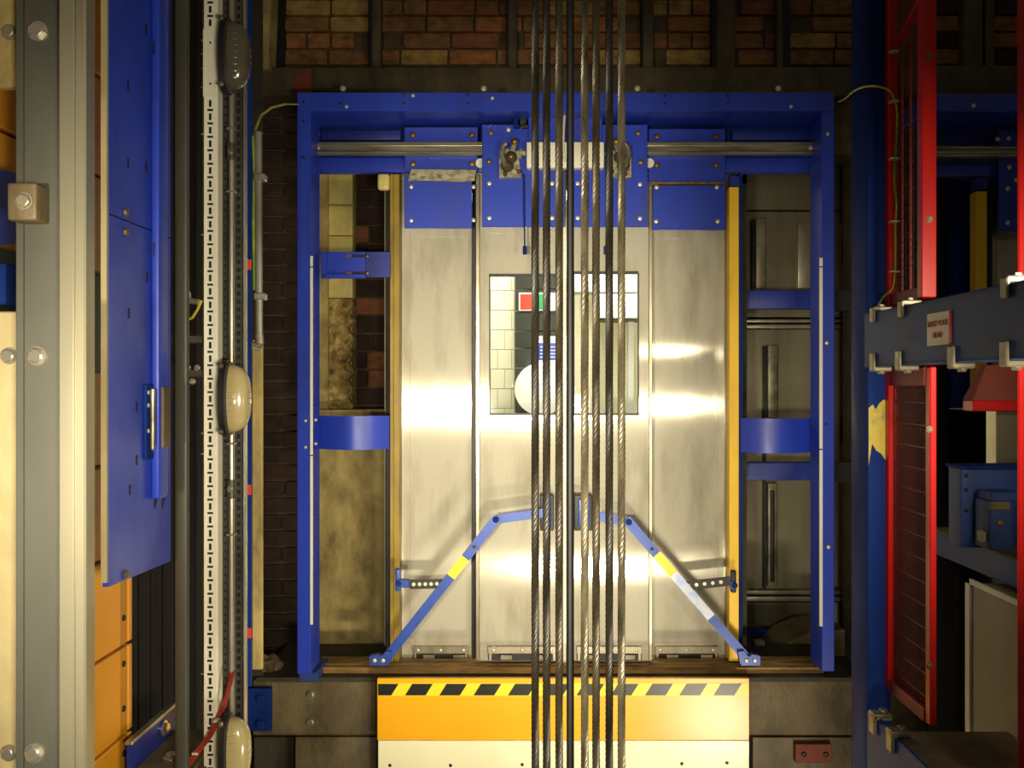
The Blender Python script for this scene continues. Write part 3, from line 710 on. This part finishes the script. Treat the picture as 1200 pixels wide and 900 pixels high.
for px, py in ((182, 584), (191, 584)):
    Y = -GX*F/(C-px); B().prism([(GX, Y-.008, Z(py, Y)), (GX, Y+.012, Z(py, Y)), (GX, Y-.002, Z(py+11, Y)), (GX, Y-.008, Z(py+11, Y))], (.001, 0, 0)).build('notch', 'black', gp)
# thin grey channel
b = B(); b.pb(206.5, 219, -220, 1120, 2.3, .02, .004); b.pb(205, 209, -220, 1120, 2.305, .03, .002)
cr = tag(b.build('steel_channel', 'rail_grey'), 'thin grey vertical steel channel right of the blue guard panel', 'channel')
b = B(); b.pb(201, 206, 95, 113, 2.3, .02, .002)
# slotted white strip
st = thing('slotted_strut', 'white slotted upright strut with rows of dark slots', 'strut', (X(246, 2.4), 2.42, Z(1100, 2.4)))
b = B(); b.pb(238.5, 255, -220, 1120, 2.4, .04, .002); b.build('strut', 'white_paint', st)
b = B()
for k in range(-14, 70):
    y = 2.8 + 15.75*k
    if not (33 < y < 114): b.pb(243, 249.5, y-1.2, y+1.2, 2.3985, .004)
    if not (28 < y+8 < 116): b.pb(244.8, 247.6, y+8-3.8, y+8+3.8, 2.3985, .004)
s_ = b.build('slots', 'black', st); s_['kind'] = 'stuff'
B().pb(238, 255.3, 34, 113, 2.397, .004).build('joint_plate', 'white_paint', st)
for py in (50, 98): bolt(246.5, py, 2.397, 1.3, 'dark', st, 'hole')
for py in (47, 63, 80, 102, 157, 275, 508, 532, 790): B().pb(235.5, 239, py-.7, py+.7, 2.41, .01).build('tab', 'zinc', st)
# cable tray behind the lamps
tr = thing('cable_tray', 'perforated grey cable tray beside the white strut', 'cable tray', (X(264, 2.48), 2.5, Z(1100, 2.48)))
B().pb(255.5, 270, -220, 1120, 2.47, .01, .002).build('tray', 'tray_grey', tr)
B().pb(274, 284.5, -220, 1120, 2.47, .01, .002).build('tray', 'tray_grey', tr)
B().pb(284.5, 287.5, -220, 690 if False else 1120, 2.45, .02, .002).build('lip', 'zinc', tr)
b = B()
for k in range(-20, 110):
    y = 9.3*k
    b.pb(277.5, 281.5, y-2.6, y+2.6, 2.4685, .003)
    b.pb(258.5, 260.5, y-1.4, y+1.4, 2.4685, .003); b.pb(263, 265, y+3, y+5.8, 2.4685, .003)
s_ = b.build('perforations', 'black', tr); s_['kind'] = 'stuff'
# conduits
cd = thing('conduit', 'thin galvanised conduit running down between the bulkhead lamps', 'conduit', (X(271.5, 2.42), 2.42, Z(1100, 2.42)), 'galvanised conduits')
xx = X(271.7, 2.42)
for y0, y1 in ((-200, 170), (186, 435), (505, 563), (582, 840)):
    B().cyl((xx, 2.42, Z(y1, 2.42)), (xx, 2.42, Z(y0, 2.42)), .0075, 10).build('pipe', 'zinc', cd)
for y0, y1 in ((168, 188), (562, 584)):
    B().cyl((xx, 2.42, Z(y1, 2.42)), (xx, 2.42, Z(y0, 2.42)), .012, 10).build('coupling', 'tray_grey', cd)
    bolt(270, (y0+y1)/2, 2.405, 3, 'hexdull', cd, 'screw')
for py in (150, 224, 520, 627): B().pb(265, 275, py-1.2, py+1.2, 2.408, .02, .001).build('clip', 'zinc', cd)
cd = thing('conduit', 'galvanised conduit with elbow beside the blue column at left', 'conduit', (X(303, 2.6), 2.6, Z(410, 2.6)), 'galvanised conduits')
b = B(); b.tube([P(303, 155, 2.6), P(303, 250, 2.6), P(304, 395, 2.6)], .011, 10); b.build('pipe', 'zinc', cd)
b = B(); b.tube([P(304, 392, 2.6), P(304.5, 402, 2.6), P(301, 407, 2.6), P(296, 405, 2.58), P(270, 404, 2.5)], .013, 10); b.build('elbow', 'zinc', cd)
for py in (207, 347): B().pb(297, 310, py-4, py+4, 2.58, .03, .003).build('clip', 'zinc', cd)
b = B(); b.tube([P(296.5, 160, 2.6), P(298, 200, 2.6), P(297, 260, 2.6), P(298, 340, 2.6)], .004, 6); b.build('earth_wire', 'cable_green', cd)
b = B(); b.tube([P(296.5, 165, 2.62), P(300, 150, 2.64), P(306, 135, 2.7), P(318, 126, 2.8), P(334, 122, 2.95), P(350, 122, 3.7)], .004, 6)
tag(b.build('earth_wire', 'cable_green'), 'thin green earth wire looping to the frame top left corner', 'wire')
# blue column strip and ochre concrete edge
b = B(); b.pb(287, 294.5, -220, 805, 2.52, .008, .002)
bc = b.build('steel_flat_bar', 'navy_paint'); tag(bc, 'slim blue steel flat bar behind the conduits at left', 'bar')
for py in (310, 574, 742): B().pb(287.5, 294, py-6, py+6, 2.517, .004).build('red_tag', 'sign_scarlet', bc)
struct(B().pb(295, 307.5, 398, 785, 2.62, .012, .003).build('wall_left_edge', 'concrete'), 'ochre concrete edge behind the blue column')
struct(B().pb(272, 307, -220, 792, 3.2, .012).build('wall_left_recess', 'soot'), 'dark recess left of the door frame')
# end plate of the beam
ep = thing('beam_end_plate', 'small navy end plate with two bolts on the beam left end', 'plate', (X(302, 3.86), 3.87, Z(862, 3.86)))
B().pb(284, 317, 807, 857, 3.86, .03, .003).build('plate', 'navy_paint', ep)
for py in (818, 848): bolt(306, py, 3.86, 5.5, 'blue', ep)
rg = thing('rag_bundle', 'crumpled dusty bag lying on the beam end at lower left', 'bag', P(309, 800, 4.0))
b = B(); bmesh.ops.create_icosphere(b.bm, subdivisions=3, radius=1)
c0 = P(311, 783, 4.0)
for v in b.bm.verts:
    n_ = v.co.normalized(); s0 = 1+.35*mn.noise(n_*2.2)+.12*mn.noise(n_*6)
    v.co = c0 + Vector((n_.x*.075*s0, n_.y*.06*s0, n_.z*.065*s0))
b.build('bag', 'grimy_steel', rg)
# bulkhead lamps
def lamp(py, glass, label):
    Y = 2.36; c0 = P(266, py, Y)
    t = thing('bulkhead_lamp', label, 'lamp', c0-Vector((0, 0, .1)), 'oval bulkhead lamps')
    def ring(rx, ry, xx, n=28): return [(c0.x+xx, c0.y+rx*math.cos(a)*abs(math.cos(a))**-.25 if abs(math.cos(a)) > 1e-4 else c0.y, c0.z+ry*math.sin(a)) for a in [2*math.pi*k/n+.01 for k in range(n)]]
    b = B(); b.prism(ring(.046, .106, -.008), (.014, 0, 0)); b.build('base', 'black_rubber', t)
    b = B(); b.prism(ring(.043, .101, .004), (.008, 0, 0)); b.build('rim', 'tray_grey', t)
    b = B(); n, mrows = 28, 9; rings = []
    for i in range(mrows):
        f = i/(mrows-1)*math.pi/2*.97; s0 = math.cos(f)**.55; hgt = math.sin(f)
        rr = ring(.039*s0, .094*s0, .012+.052*hgt, n)
        rings.append([b.bm.verts.new(p) for p in rr])
    for i in range(mrows-1):
        for k in range(n): b.bm.faces.new((rings[i][k], rings[i][(k+1) % n], rings[i+1][(k+1) % n], rings[i+1][k]))
    b.bm.faces.new(rings[-1]); b.bm.faces.new(rings[0][::-1])
    gl = b.build('glass_cover', glass, t)
    for k in range(-4, 5):
        z = k*.017; s0 = math.sqrt(max(0, 1-(z/.094)**2))**.8
        pts = [(c0.x+.0125+.0525*s0*math.sin(a), c0.y-.0388*s0*math.cos(a), c0.z+z) for a in [math.pi*j/12 for j in range(13)]]
        b = B(); b.tube(pts, .0024, 5); b.build('rib', glass, gl)
    for s_ in (-1, 1): bolt3((c0.x-.002, c0.y-.04, c0.z+s_*.09), .006, 'hexdull', t, 'screw')
lamp(66, 'lamp_glass_grey', 'unlit grey glass oval bulkhead lamp, topmost at left')
lamp(467, 'lamp_glass', 'unlit cream oval bulkhead lamp halfway down beside the conduit')
lamp(880, 'lamp_glass', 'unlit cream oval bulkhead lamp at the bottom edge')
# bracket low at left
ab = thing('angle_bracket', 'blue angle bracket with bolts low beside the yellow panels', 'bracket', (-1.1, 2.4, -1.1))
bx_ = -1.11
B().prism([(bx_, 2.33, -.985), (bx_, 2.62, -.985), (bx_, 2.62, -1.12), (bx_, 2.33, -1.12)], (-.012, 0, 0)).build('upright_leg', 'blue_dark', ab)
B().box(bx_-.016, bx_+.006, 2.325, 2.62, -.985, -.975, .002).build('top_lip', 'zinc', ab)
B().box(bx_, bx_+.16, 2.34, 2.62, -1.075, -1.06, .002).build('shelf', 'grimy_steel', ab)
bolt3((bx_+.002, 2.53, -1.02), .018, 'hexpale', ab, 'bolt', RX)
bolt3((bx_+.07, 2.42, -1.06), .018, 'hexpale', ab, 'bolt', UP)
b = B(); b.box(-1.12, -.93, 2.36, 2.62, -1.2, -1.075, .003); b.build('base_block', 'grimy_steel', ab)
cs = thing('red_cable_pair', 'pair of red cables curving down across the white strut', 'cable', P(225, 900, 2.36))
for dx in (0, 4):
    b = B(); b.tube([P(270+dx, 786, 2.42), P(270+dx*.5, 796, 2.4), P(264+dx*.5, 818, 2.385), P(256+dx, 838, 2.38), P(244+dx, 862, 2.37), P(230+dx, 880, 2.36), P(217+dx, 898, 2.36)], .0042, 6); b.build('cable', 'cable_red', cs)
for px, py in ((252, 846), (227, 884)): B().pb(px-3, px+5, py-1.5, py+1.5, 2.355, .02, .002).build('cable_tie', 'tie_white', cs)
jb = thing('cable_bracket', 'small steel bracket and yellow wire between channel and strut', 'bracket', P(228, 450, 2.42))
b = B(); b.cyl(P(219, 352, 2.42), P(233, 354, 2.42), .009, 8); b.cyl(P(219, 346, 2.42), P(222, 346, 2.42), .012, 8); b.build('stub_pipe', 'zinc', jb)
b = B(); b.tube([P(219, 375, 2.42), P(226, 372, 2.41), P(232, 362, 2.4), P(236, 352, 2.4)], .004, 6); b.build('wire', 'cable_yellow', jb)
b = B(); b.pb(218, 240, 393, 402, 2.44, .02, .003); b.build('cross_strap', 'tray_grey', jb)
B().pb(218, 240, 433, 442, 2.44, .02, .003).build('cross_strap', 'tray_grey', jb)
for px, py in ((231, 431), (220, 431), (226, 447)): bolt(px, py, 2.435, 3, 'hexpale', jb)

# ================================================================== RIGHT SIDE
CX, CY = .9675, 2.5
cl = thing('steel_column', 'thick dark blue steel column at right with yellow paint patch', 'column', (CX+.05, CY+.07, Z(1100, CY)))
B().box(CX, CX+.068, CY, CY+.136, -1.7, 1.4, .006).build('post', 'navy_paint', cl)
pts = [(1018, 545), (1018, 478), (1023, 474), (1026, 480), (1031, 472), (1036, 468), (1041, 474), (1044, 492), (1045, 543), (1038, 540), (1033, 532), (1027, 528), (1022, 520)]
B().pp(pts, CY-.001, .002).build('yellow_patch', 'patch_yellow', cl)
bx2 = .955
bm_ = thing('head_beam', 'dark blue beam carrying a small warning sign', 'beam', (bx2+.03, 1.95, .05))
B().box(bx2, bx2+.012, 1.35, 2.495, .05, .204, .002).build('web', 'navy_dust', bm_)
B().box(bx2, bx2+.07, 1.35, 2.495, .194, .205, .002).build('flange', 'navy_dust', bm_)
B().box(bx2, bx2+.07, 1.35, 2.495, .049, .060, .002).build('flange', 'navy_dust', bm_)
def clampy(px, top, parent, s=1.0):
    Y = (bx2-.006)*F/(px-C); z = .205 if top else .049; d = 1 if top else -1
    b = B(); b.box(bx2-.008, bx2+.045, Y-.016, Y+.016, z, z+d*.014, .003); b.box(bx2-.01, bx2-.001, Y-.016, Y+.012, z-d*.03*s, z+d*.012, .003)
    k_ = b.build('clamp', 'steel_dull', parent); bolt3((bx2+.02, Y, z+d*.014), .01, 'hexdull', k_, 'bolt', UP if top else (math.pi/2, 0, 0))
for px in (1022, 1055, 1177): clampy(px, True, bm_)
for px in (1022, 1052, 1114, 1176): clampy(px, False, bm_, 1.3)
# warning sign, lettered
Y0, Y1 = bx2*F/(1115-C), bx2*F/(1088-C)
sg = thing('warning_sign', 'small cream MIND YOUR HEAD sign on the blue beam', 'sign', (bx2, (Y0+Y1)/2, .09))
zt, zb = .1705, .0925
B().box(bx2-.004, bx2, Y0, Y1, zb, zt, .001).build('plate', 'sign_cream', sg)
B().box(bx2-.0045, bx2, Y0-.001, Y0+.003, zb, zt).build('red_edge', 'sign_red', sg)
def text(body, size, loc, rot, m, parent, name):
    c_ = bpy.data.curves.new(name, 'FONT'); c_.body = body; c_.size = size; c_.align_x = 'CENTER'; c_.align_y = 'CENTER'; c_.extrude = .0006; c_.offset = .0003
    t_ = bpy.data.objects.new(name, c_); COL.objects.link(t_)
    bpy.context.view_layer.update()
    me = bpy.data.meshes.new_from_object(t_); bpy.data.objects.remove(t_)
    me.materials.clear(); me.materials.append(MATS[m]); o = bpy.data.objects.new(name, me); COL.objects.link(o)
    o.parent = parent; o.location = Vector(loc)-worg(parent); o.rotation_euler = rot
    return o
ROT = (math.pi/2, 0, -math.pi/2)
text('MIND YOUR', .0185, (bx2-.0048, (Y0+Y1)/2, .1435), ROT, 'sign_red', sg, 'lettering')
text('HEAD', .0185, (bx2-.0048, (Y0+Y1)/2, .1165), ROT, 'sign_red', sg, 'lettering')
# red mesh guards
RXp = 1.04
def guard(label, z0, z1, upper):
    t = thing('mesh_guard', label, 'guard', (RXp, 2.36, z0), 'red framed mesh guards')
    B().box(1.0 if upper else 1.022, RXp, 2.222, 2.25, z0, z1, .003).build('near_stile', 'red_paint', t)
    B().box(1.018, RXp+.004, 2.475, 2.51, z0, z1, .003).build('far_stile', 'red_paint', t)
    B().box(1.018, RXp, 2.25, 2.475, z0, z0+.035, .002).build('bottom_rail', 'red_dull', t)
    if not upper: B().box(1.018, RXp, 2.25, 2.475, z1-.05, z1, .002).build('top_rail', 'red_dull', t)
    b = B(); p_ = .0115 if not upper else .024; w = .0024 if not upper else .0012
    y = 2.25
    while y < 2.475: b.box(RXp-.006-w, RXp-.006, y, y+w, z0+.03, z1-.02); y += p_
    z = z0+.03
    while z < z1-.02: b.box(RXp-.006, RXp-.006+w, 2.25, 2.475, z, z+w); z += p_
    i_ = b.build('wire_mesh', 'red_mesh', t); i_['kind'] = 'stuff'
    if upper:
        for y in (2.32, 2.385, 2.44): B().box(RXp, RXp+.006, y, y+.006, z0, z1).build('bar', 'red_dull', t)
        b = B(); b.prism([(1.03, 2.45, Z(45, 2.4)), (1.03, 2.27, Z(12, 2.4)), (1.03, 2.27, Z(5, 2.4)), (1.03, 2.45, Z(38, 2.4))], (.02, 0, 0)); b.build('brace', 'red_paint', t)
    else:
        for k in range(14):
            z = z0+.06+k*.06
            B().box(RXp-.009, RXp-.004, 2.25, 2.475, z, z+.003).build('stiffener', 'red_dull', t)
    for py in ((67, 257) if upper else (503, 780)): bolt3((1.02, 2.222, Z(py, 2.222)), .007, 'hexdull', t)
guard('upper red framed wire mesh guard above the blue beam', .225, 1.4, True)
guard('lower red framed wire mesh guard below the blue beam', -.892, .045, False)
# earth wire with ties
ew = thing('earth_wire', 'green and yellow earth wire tied along the red upper guard', 'wire', P(1048, 370, 2.46))
pts = [P(983, 119, 3.0), P(990, 116, 2.7), P(1000, 107, 2.5), P(1012, 102, 2.48), P(1026, 101, 2.47), P(1040, 105, 2.465), P(1047, 114, 2.465), P(1051, 130, 2.465), P(1050.5, 160, 2.465), P(1048.5, 190, 2.465), P(1048, 215, 2.465), P(1050.5, 240, 2.465), P(1049, 265, 2.465), P(1049, 300, 2.465), P(1047, 335, 2.465), P(1036, 347, 2.465), P(1028, 360, 2.465)]
def smooth(pts, n=4):
    out = []
    for i in range(len(pts)-1):
        p0 = pts[max(i-1, 0)]; p1 = pts[i]; p2 = pts[i+1]; p3 = pts[min(i+2, len(pts)-1)]
        for k in range(n):
            t = k/n
            out.append(.5*((2*p1)+(p2-p0)*t+(2*p0-5*p1+4*p2-p3)*t*t+(3*p1-p0-3*p2+p3)*t**3))
    return out+[pts[-1]]
b = B(); b.tube(smooth(pts), .003, 6); b.build('wire', 'cable_green', ew)
for py in (59, 118, 185, 259, 318): B().pb(1044, 1055, py-.8, py+.8, 2.455, .02).build('cable_tie', 'tie_white', ew)
# near red post at the right edge
rp_ = thing('red_post', 'red steel post cropped by the right edge', 'post', (1.16, 2.0, -.95))
B().box(X(1193.5, 2.0), X(1215, 2.0), 2.0, 2.008, -.95, 1.2, .003).build('post', 'red_paint', rp_)
# next landing door frame
nf = thing('landing_door_frame', 'shadowed blue landing door frame of the next lift at right', 'door frame', (X(1200, 3.9), 3.9, Z(600, 3.9)))
B().pb(1085, 1420, 110, 131, 3.79, .25, .003).build('top_beam', 'blue_paint', nf)
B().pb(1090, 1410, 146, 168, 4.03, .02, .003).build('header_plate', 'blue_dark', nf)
b = B(); b.pb(1090, 1410, 171, 175, 3.925, .03, .003); b.pb(1090, 1410, 175, 180, 3.935, .02); b.pb(1090, 1410, 180, 184, 3.922, .033, .003); b.build('track', 'steel_track', nf)
B().pb(1090, 1410, 190, 207, 4.0, .04, .004).build('header_rail', 'blue_paint', nf)
B().pb(1119, 1140, 211, 600, 4.2, .08, .004).build('inner_post', 'navy_paint', nf)
bolt(1141, 124, 3.789, 2.6, 'pale', nf)
bolt(1169, 163, 3.95, 3, 'pale', nf)
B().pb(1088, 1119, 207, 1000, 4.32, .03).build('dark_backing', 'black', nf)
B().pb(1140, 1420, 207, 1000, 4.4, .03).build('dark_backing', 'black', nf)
np_ = thing('jamb_post', 'yellow jamb post of the next lift behind the blue beam', 'post', (X(1150, 4), 4.0, Z(900, 4)))
B().pb(1144, 1157, 224, 560, 3.985, .06, .003).build('post_face', 'yellow_post', np_)
B().pb(1143, 1158, 208, 222, 3.98, .05, .003).build('post_cap', 'blue_dark', np_)
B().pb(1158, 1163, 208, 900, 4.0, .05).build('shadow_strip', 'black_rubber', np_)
nd = panel('dim steel sliding door panel of the next lift at right edge', 1163, 1250, 4.07)
B().pb(1168, 1260, 204, 775, 4.07, .03, .002).build('skin', 'steel_door', nd)
B().pb(1162.5, 1168.5, 209, 775, 4.04, .05, .002).build('edge', 'steel_edge', nd)
hp = B().pb(1171, 1260, 153, 271, 3.95, .012, .002).build('hanger_plate', 'blue_paint', nd)
for px, py in ((1182, 162), (1183, 196), (1181, 221), (1181, 261), (1191, 211)): bolt(px, py, 3.949, 3, 'pale', hp)
# machine hood, boxes and cabinet
hd = thing('machine_hood', 'dusty red sloping metal hood below the blue beam', 'hood', (X(1170, 2.7), 2.7, Z(482, 2.7)))
zt2, zm, zb2 = Z(428, 2.53), Z(469, 2.5), Z(482, 2.5)
xa, xb_ = X(1140, 2.5), X(1240, 2.5)
b = B()
v = [b.bm.verts.new(p) for p in [(xa, 2.5, zm), (xb_, 2.5, zm), (xb_, 2.56, zm), (xa, 2.56, zm), (xa+.055, 2.53, zt2), (xb_, 2.53, zt2), (xb_, 2.56, zt2), (xa+.055, 2.56, zt2)]]
for f in ((0, 1, 5, 4), (1, 2, 6, 5), (2, 3, 7, 6), (3, 0, 4, 7), (4, 5, 6, 7), (3, 2, 1, 0)): b.bm.faces.new([v[i] for i in f])
b.build('sloped_top', 'red_dusty', hd)
B().box(xa, xb_, 2.498, 2.56, zb2, zm, .003).build('rim', 'red_paint', hd)
B().box(X(1168, 2.55), X(1240, 2.55), 2.55, 2.85, Z(560, 2.55), zb2, .003).build('steel_body', 'car_steel', hd)
B().box(X(1166, 2.55), X(1168, 2.55), 2.545, 2.6, Z(560, 2.55), zb2).build('body_edge', 'steel_edge', hd)
mb = thing('control_box', 'large dark navy control box in the shadows at right', 'box', (X(1160, 2.5), 2.5, Z(640, 2.45)))
B().box(X(1127, 2.45), X(1230, 2.45), 2.45, 2.53, Z(642, 2.45), Z(548, 2.45), .004).build('case', 'navy_dust', mb)
B().pb(1125, 1230, 546, 550, 2.44, .09, .002).build('lid', 'navy_paint', mb)
for py in (557, 574, 598): bolt(1132, py, 2.449, 2.5, 'dark', mb, 'screw')
tb = thing('terminal_box', 'small navy terminal box with brass screw on the ledge', 'box', (X(1175, 2.36), 2.36, Z(650, 2.34)))
B().box(X(1160, 2.34), X(1188, 2.34), 2.34, 2.42, Z(645, 2.34), Z(588, 2.34), .004).build('case', 'navy_dust', tb)
B().pb(1161, 1198, 577, 588, 2.35, .08, .003).build('lid', 'navy_dust', tb)
B().pb(1161, 1184, 588, 598, 2.335, .01, .002).build('latch_plate', 'grimy_steel', tb)
bolt(1172, 613, 2.339, 4, 'brass', tb, 'screw')
B().pb(1151, 1160, 623, 636, 2.36, .03, .002).build('switch_frame', 'cabinet_grey', tb)
lb = thing('ledge_beam', 'dusty dark blue ledge beam under the control boxes', 'beam', (1.36, 2.5, -.57))
B().box(1.345, 1.36, 2.0, 2.92, -.575, -.495, .002).build('web', 'navy_dust', lb)
B().box(1.345, 1.6, 2.0, 2.92, -.50, -.49, .002).build('top', 'dust_grey', lb)
B().box(X(1096, 2.92), X(1290, 2.92), 2.925, 2.99, -.60, -.50, .002).build('rear_web', 'navy_dust', lb)
ca = thing('cabinet', 'light grey metal cabinet standing low at the right edge', 'cabinet', (1.4, 2.4, -1.08))
B().box(1.302, 1.6, 2.2, 2.57, -1.08, -.6, .003).build('body', 'cabinet_grey', ca)
b = B(); b.box(1.295, 1.303, 2.56, 2.585, -1.08, -.584); b.box(1.295, 1.303, 2.15, 2.585, -.6, -.584); b.build('edge_trim', 'white_paint', ca)
# lower platform
pf = thing('platform', 'dusty platform with blue side beam at lower right', 'platform', (1.2, 2.0, -1.15))
B().box(.957, .972, 1.3, 2.48, -1.15, -.948, .003).build('side_beam', 'navy_dust', pf)
B().box(.972, 1.29, 1.3, 2.34, -.975, -.952, .003).build('deck', 'dust_grey', pf)
for y in (2.30, 2.42):
    b = B(); b.box(.945, 1.0, y-.02, y+.02, -.948, -.93, .004); b.box(.945, .956, y-.02, y+.016, -.99, -.932, .003)
    k_ = b.build('clamp', 'steel_dull', pf); bolt3((.98, y, -.93), .012, 'hexdull', k_, 'bolt', UP)
b = B(); b.box(.945, .957, 2.30, 2.34, -1.14, -1.06, .004); b.build('cleat', 'steel_dull', pf)
# dark enclosure on the far right
struct(B().box(3.3, 3.36, 2.2, 4.8, -2.4, 2.4).build('wall_right', 'soot'), 'dark side wall behind the equipment at right')
